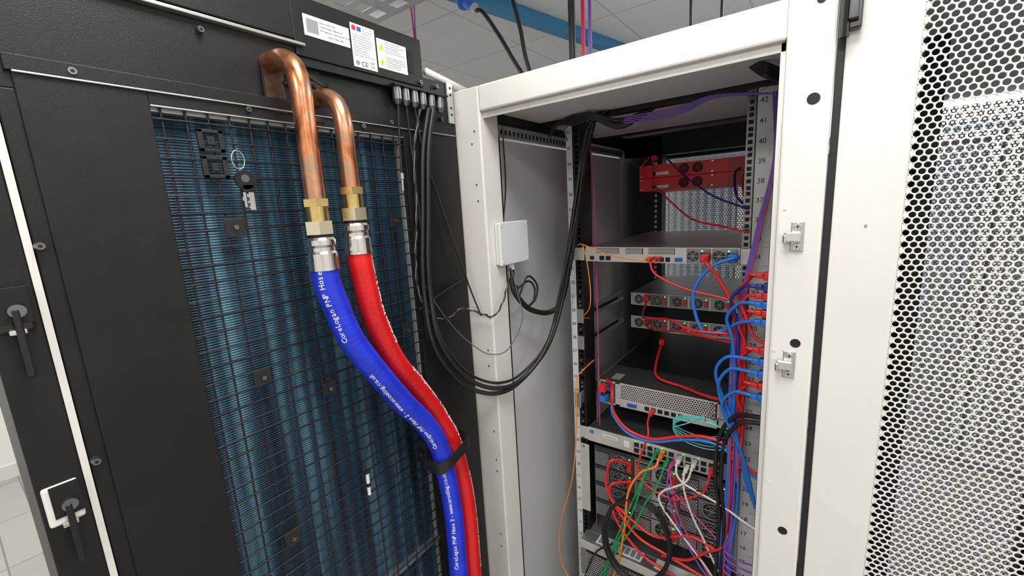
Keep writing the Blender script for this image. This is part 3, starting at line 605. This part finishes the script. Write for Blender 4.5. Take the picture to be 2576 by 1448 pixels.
cab("red",[(.265,-.115,1.497),(.248,-.11,1.495),(.236,-.10,1.47),(.246,-.10,1.44),(.262,-.10,1.40),(.285,-.10,1.385)],.0038)
for k in range(6):
    c=("blue","blue","red","navy","purple","blue")[k]; x=.212+.005*k
    cab(c,[(x,-.05-.004*(k%3),1.42-.03*k),(x+.004*math.sin(k),-.06,1.25),(x+.004*math.cos(k*2),-.065,1.10),(x+.004*math.sin(k*3),-.06,.95),(x-.008,-.06,.75),(x+.006*math.cos(k),-.06,.45)],.0034)
for k in range(4):
    x=.270+.004*k
    cab("purple" if k<3 else "pink",[(x,-.04,1.93),(.278+.002*k,-.05,1.788),(.252+.003*k,-.055,1.635),(.228+.003*k,-.06,1.477),(.224+.003*k,-.06,1.33),(.226,-.06,1.01),(.224+.002*k,-.06,.858-.01*k),(.215,-.07,.80-.02*k),(.25,-.08,.79-.02*k),(.29,-.09,.80-.025*k)],.0022)
for k in range(4):
    cab("purple",[(-.247,-.01,1.90),(-.24,-.03,1.93),(-.20,-.03,1.955-.003*k),(-.101,-.02,1.925+.004*k),(.057,-.01,1.920+.006*k),(.148,-.01,1.945+.002*k),(.27,-.02,1.93)],.0022)
cab("pink",[(-.20,.02,1.93),(-.19,.04,1.80),(-.185,.04,1.5),(-.18,.03,1.25),(-.18,.03,1.0)],.0018)
cab("pink",[(-.195,.02,1.93),(-.20,.06,1.80),(-.195,.05,1.5),(-.19,.05,1.25),(-.20,.03,.6)],.0018)
cmat=dict(red=cred,blue=cblue,navy=cnavy,orange=corange,green=cgreen,white=cwhite,pink=cpink,purple=cpurple,aqua=caqua,black=blackr,yellow=mat("yellow_boot",(.6,.7,.05),.4))
nms=dict(red="red_patch_cables",blue="blue_power_cables",navy="navy_patch_cables",orange="orange_fibre_cables",green="green_patch_cables",white="white_patch_cables",pink="magenta_patch_cables",purple="purple_patch_cables",aqua="aqua_fibre_cables",black="black_power_cables",yellow="yellow_patch_connector")
par={k:empty(nms[k]) for k in cmat}
for (c,r_),S in cabs.items(): curve("cords",S,r_,cmat[c],par[c],8,3)
for c in set(x[0] for x in conn):
    boxes("connectors",[b_ for cc,a,d in conn if cc==c for b_ in(a,d)],cmat[c],par[c],.0008)
for c in set(x[0] for x in iec):
    boxes("power_plugs",[b_ for cc,bb in iec if cc==c for b_ in bb],cmat[c],par[c],.0025)
boxes("psu_plugs",[(.130,.150,-.038,-.006,1.557,1.577)],cred,par["red"],.003); boxes("psu_plugs",[(.192,.212,-.042,-.006,1.557,1.577)],cblue,par["blue"],.003)
boxes("storage_plugs",[(-.178,-.156,.02,.053,1.122,1.142),(-.019,-.007,.02,.0545,1.078,1.088)],cred,par["red"],.002);boxes("storage_plugs",[(-.178,-.156,.02,.053,1.088,1.108)],cblue,par["blue"],.003)
boxes("lead_plugs",[(-.068,-.05,.285,.325,1.215,1.235),(-.128,-.110,.30,.327,1.365,1.385),(-.128,-.110,.30,.327,1.275,1.295),(-.115,-.098,.34,.362,1.850,1.866)],cred,par["red"],.003)
# big black bundle from the door into the rack roof
bu=empty("door_cable_bundle")
base=[(-.357,-.45,1.945),(-.36,-.475,1.85),(-.36,-.495,1.70),(-.358,-.510,1.60),(-.355,-.515,1.52),(-.340,-.520,1.433),(-.334,-.490,1.357),(-.324,-.430,1.283),(-.292,-.366,1.246),(-.270,-.290,1.249),(-.240,-.194,1.319),(-.231,-.111,1.452),(-.205,-.07,1.677),(-.182,-.05,1.840),(-.160,-.04,1.93),(-.12,-.03,1.955)]
def off(pts,dx,dy,dz): return [(x+dx,y+dy,z+dz) for x,y,z in pts]
curve("cables",[base,off(base,.004,.014,.010)],.0055,blackr,bu,8,4)
curve("thin_cables",[off(base[:11],-.003,.024,.02)+[(-.225,-.12,1.48),(-.19,-.07,1.70),(-.17,-.05,1.86),(-.15,-.03,1.93)]],.0035,blackr,bu)
con=[(-.295,-.255,1.560),(-.293,-.258,1.515),(-.288,-.245,1.480),(-.285,-.19,1.432),(-.275,-.11,1.405),(-.25,-.075,1.43),(-.222,-.075,1.52),(-.20,-.06,1.66),(-.176,-.045,1.83),(-.15,-.03,1.95)]
P=cr(con,40); cc=bpy.data.curves.new("corrugated_conduit","CURVE");cc.dimensions="3D";cc.bevel_depth=.0078;cc.bevel_resolution=4
sp=cc.splines.new("POLY");sp.points.add(len(P)-1)
for i,v in enumerate(P): sp.points[i].co=(*v,1); sp.points[i].radius=1 if i%3 else .84
cc.materials.append(blackr);link(bpy.data.objects.new("corrugated_conduit",cc),bu)
curve("slack_loops",[[(-.29,-.24,1.50),(-.28,-.20,1.515),(-.28,-.17,1.49),(-.28,-.18,1.455),(-.285,-.21,1.445),(-.29,-.235,1.47),(-.29,-.24,1.51)],
  [(-.285,-.24,1.48),(-.275,-.21,1.53),(-.275,-.165,1.50),(-.28,-.165,1.46),(-.285,-.20,1.44)]],.0028,blackr,bu)
curve("thin_lead",[[(-.36,-.51,1.56),(-.358,-.47,1.49),(-.352,-.42,1.42),(-.33,-.38,1.37),(-.30,-.36,1.350),(-.265,-.33,1.36),(-.25,-.28,1.43),(-.27,-.27,1.50),(-.292,-.26,1.56)]],.0014,mat("grey_lead",(.09,.10,.10),.5),bu)
curve("side_lead",[[(-.34,-.2,1.95),(-.345,-.19,1.80),(-.347,-.2,1.72),(-.34,-.22,1.68)]],.0018,blackr,bu)
tw=[(-.29,-.268,1.56),(-.285,-.295,1.51),(-.278,-.335,1.47),(-.285,-.362,1.452),(-.324,-.364,1.458),(-.352,-.40,1.475),(-.355,-.44,1.462),(-.358,-.49,1.475),(-.362,-.525,1.54),(-.361,-.525,1.62),(-.361,-.51,1.72),(-.361,-.50,1.85),(-.357,-.475,1.94)]
P=cr(tw,10); S1=[];S2=[]
for i,v in enumerate(P):
    a=i*.9; d=Vector((math.cos(a),math.sin(a),math.cos(a)))*.0018
    S1.append(tuple(v+d));S2.append(tuple(v-d))
curve("twisted_lead_dark",[S1],.0022,blackr,bu,smooth=False); curve("twisted_lead_light",[S2],.0009,mat("pink_beige",(.30,.20,.19),.5),bu,smooth=False)
curve("roof_bundle",[[(-.30,-.02,1.92),(-.26,-.04,1.945),(-.20,-.05,1.955-.004*k),(-.14,-.06,1.945+.006*math.sin(k)),(-.08,-.02,1.92+.01*math.cos(k*2)),(0,.02,1.955)] for k in range(6)],.005,blackr,bu)
curve("corner_bundle",[[(.24,-.15,1.965),(.27,-.18,1.935+.004*k),(.31,-.12,1.925+.006*math.sin(k*2)),(.30,-.05,1.93)] for k in range(5)],.006,blackr,bu)
# ------------------------------------------------------------------ neighbouring rack
nk=empty("server_rack")
NX=.384
boxes("door_border",[(NX,.466,FY+.004,FY+.02,.05,2.02),(.466,1.05,FY+.0042,FY+.02,1.97,2.02),(.466,1.05,FY+.0042,FY+.02,.05,.10),(1.048,1.13,FY+.004,FY+.02,.05,2.02)],white,nk,.002)
perf("perforated_door",.4655,1.049,.10,1.972,FY+.004,.0098,.0041,white,nk,th=.0014)
boxes("gap_shade_strip",[(.374,.3835,-.33,-.30,.03,2.0)],blackr,nk)  # black strip stands in for the shade in the gap between racks
boxes("shell",[(NX,1.13,-.30,1.0,2.0,2.02),(1.11,1.13,-.30,1.0,.03,2.0)],greyp,nk)
boxes("posts",[(NX,1.13,-.30,1.0,0,.03),(.40,.44,-.27,-.23,.03,2.0),(.52,.55,.05,.10,.03,2.0),(.95,.98,.05,.10,.03,2.0),(.40,.665,.90,.98,.03,2.0),(.95,.98,.70,.76,.03,2.0),(1.07,1.11,.92,.98,.03,2.0),(NX,.39,-.29,1.0,.03,2.0)],black,nk)
perf("front_perforated_door",.66,1.10,.06,1.98,.985,.011,.0044,white,nk,seg=6)
hg=boxes("hinge",[(.378,.400,FY-.012,FY+.004,1.935,2.03),(.384,.396,FY-.020,FY-.010,1.945,1.985)],blackg,nk,.002)
cyls("hinge_pin",[((.381,FY-.012,1.925),(.381,FY-.012,2.03),.006,.006)],blackg,nk,16)
cyls("door_screw",[((.425,FY+.003,1.66),(.425,FY+.005,1.66),.002,.002)],inkg,nk,10)
# ------------------------------------------------------------------ overhead services
ct=empty("cable_tray")
TY0,TY1,TZ=-.33,.04,2.46
L=[(-4.0,3.0,TY0,TY0+.002,TZ,TZ+.05),(-4.0,3.0,TY1-.002,TY1,TZ,TZ+.05)]
for i in range(58):
    a=-4.0+i*.12; L+= [(a,a+.055,TY0,TY1,TZ,TZ+.002)]
for yy in np.linspace(TY0,TY1-.03,6): L.append((-4,3,yy,yy+.028,TZ-.0005,TZ+.0015))
boxes("tray_body",L,steel,ct)
boxes("tray_hangers",[(a,a+.02,TY0-.012,TY0-.002,TZ,ZC) for a in(-3,-1.5,1.2)]+[(a,a+.02,TY1+.002,TY1+.012,TZ,ZC) for a in(-3,-1.5,1.2)],steel,ct)
curve("tray_cables",[[(-4,TY0+.05+.02*k,TZ+.012),(-2,TY0+.06+.02*k+.01*math.sin(k),TZ+.014),(0,TY0+.05+.02*k,TZ+.012),(3,TY0+.05+.02*k,TZ+.012)] for k in range(6)],.006,cblue,ct)
bt=empty("blue_cable_trunking")
blt=mat("blue_trunking",(.04,.22,.42),.45)
d=Vector((.19,.87,0)).normalized(); s=Vector((d.y,-d.x,0))
c0=Vector((-.945,.70,2.66)); 
V=[];
for t_ in(-2.2,2.6):
    for a,b_ in((-.030,-.02),(.030,-.02),(.030,.038),(-.030,.038)): V.append(tuple(c0+d*t_+s*a+Vector((0,0,b_))))
meshobj("trunking",V,[(0,1,2,3),(7,6,5,4),(0,4,5,1),(1,5,6,2),(2,6,7,3),(3,7,4,0)],blt,bt)
pl=empty("blue_power_connector")
cyls("connector",[((-.80,.2,2.56),(-.775,.2,2.515),.032,.036),((-.775,.2,2.515),(-.762,.2,2.49),.040,.040),((-.762,.2,2.49),(-.735,.2,2.46),.024,.016)],mat("blue_plastic",(.02,.16,.62),.4),pl,28)
cyls("connector_collar",[((-.735,.2,2.462),(-.722,.2,2.447),.017,.014)],mat("smoke_plastic",(.5,.5,.5),.3),pl,20)
curve("lead",[[(-.725,.2,2.45),(-.69,.2,2.43),(-.62,.2,2.33),(-.553,.2,2.219),(-.47,.2,2.10),(-.40,.2,2.02),(-.34,.2,2.003)]],.0075,blackr,pl)
hcb=empty("hanging_black_cables")
curve("cables",[[(-.60,.2,2.68),(-.575,.2,2.52),(-.556,.2,2.433),(-.53,.2,2.33),(-.510,.2,2.222),(-.46,.2,2.10),(-.36,.2,2.004)]],.0075,blackr,hcb)
P=[(-.329,.2,z_) for z_ in np.arange(2.003,2.69,.004)]
c=bpy.data.curves.new("conduit","CURVE");c.dimensions="3D";c.bevel_depth=.0125;c.bevel_resolution=4;sp=c.splines.new("POLY");sp.points.add(len(P)-1)
for i,v in enumerate(P): sp.points[i].co=(*v,1); sp.points[i].radius=1 if i%2 else .85
c.materials.append(blackr);link(bpy.data.objects.new("conduit",c),hcb)
hr=empty("hanging_patch_cables")
curve("red_cords",[[(-.294+.006*k,.2,2.003),(-.292+.006*k,.2,2.35),(-.29+.004*k,.2,2.69)] for k in range(2)]+[[(-1.075,.2,2.69),(-1.062,.2,2.42),(-1.05,.2,2.1)]],.0035,mat("crimson",(.60,.02,.12),.4),hr)
curve("pink_cords",[[(-.270,.2,2.003),(-.268,.2,2.35),(-.262,.2,2.69)],[(-.262,.2,2.003),(-.262,.2,2.35),(-.256,.2,2.69)],[(-1.04,.2,2.69),(-1.056,.2,2.42),(-1.045,.2,2.1)]],.003,cpurple,hr)
curve("thin_black",[[(0.02,.3,2.003),(.015,.3,2.3),(.02,.3,2.69)],[(.10,.3,2.003),(.10,.3,2.69)]],.004,blackr,hr)
# ------------------------------------------------------------------ camera
yaw,pitch,roll,f=-.6329,.183,-.05663,1071.
fw=Vector((math.sin(yaw)*math.cos(pitch),math.cos(yaw)*math.cos(pitch),-math.sin(pitch)))
r0=Vector((math.cos(yaw),-math.sin(yaw),0)); u0=r0.cross(fw)
r=r0*math.cos(roll)+u0*math.sin(roll); u=-r0*math.sin(roll)+u0*math.cos(roll)
cam=bpy.data.cameras.new("camera");co=bpy.data.objects.new("camera",cam);link(co)
co.matrix_world=Matrix(((r.x,u.x,-fw.x,.3722),(r.y,u.y,-fw.y,-1.167),(r.z,u.z,-fw.z,1.714),(0,0,0,1)))
cam.sensor_width=36;cam.lens=f*36/2576;cam.clip_start=.02
SC.camera=co
SC.view_settings.view_transform="Standard"
SC.view_settings.exposure=0
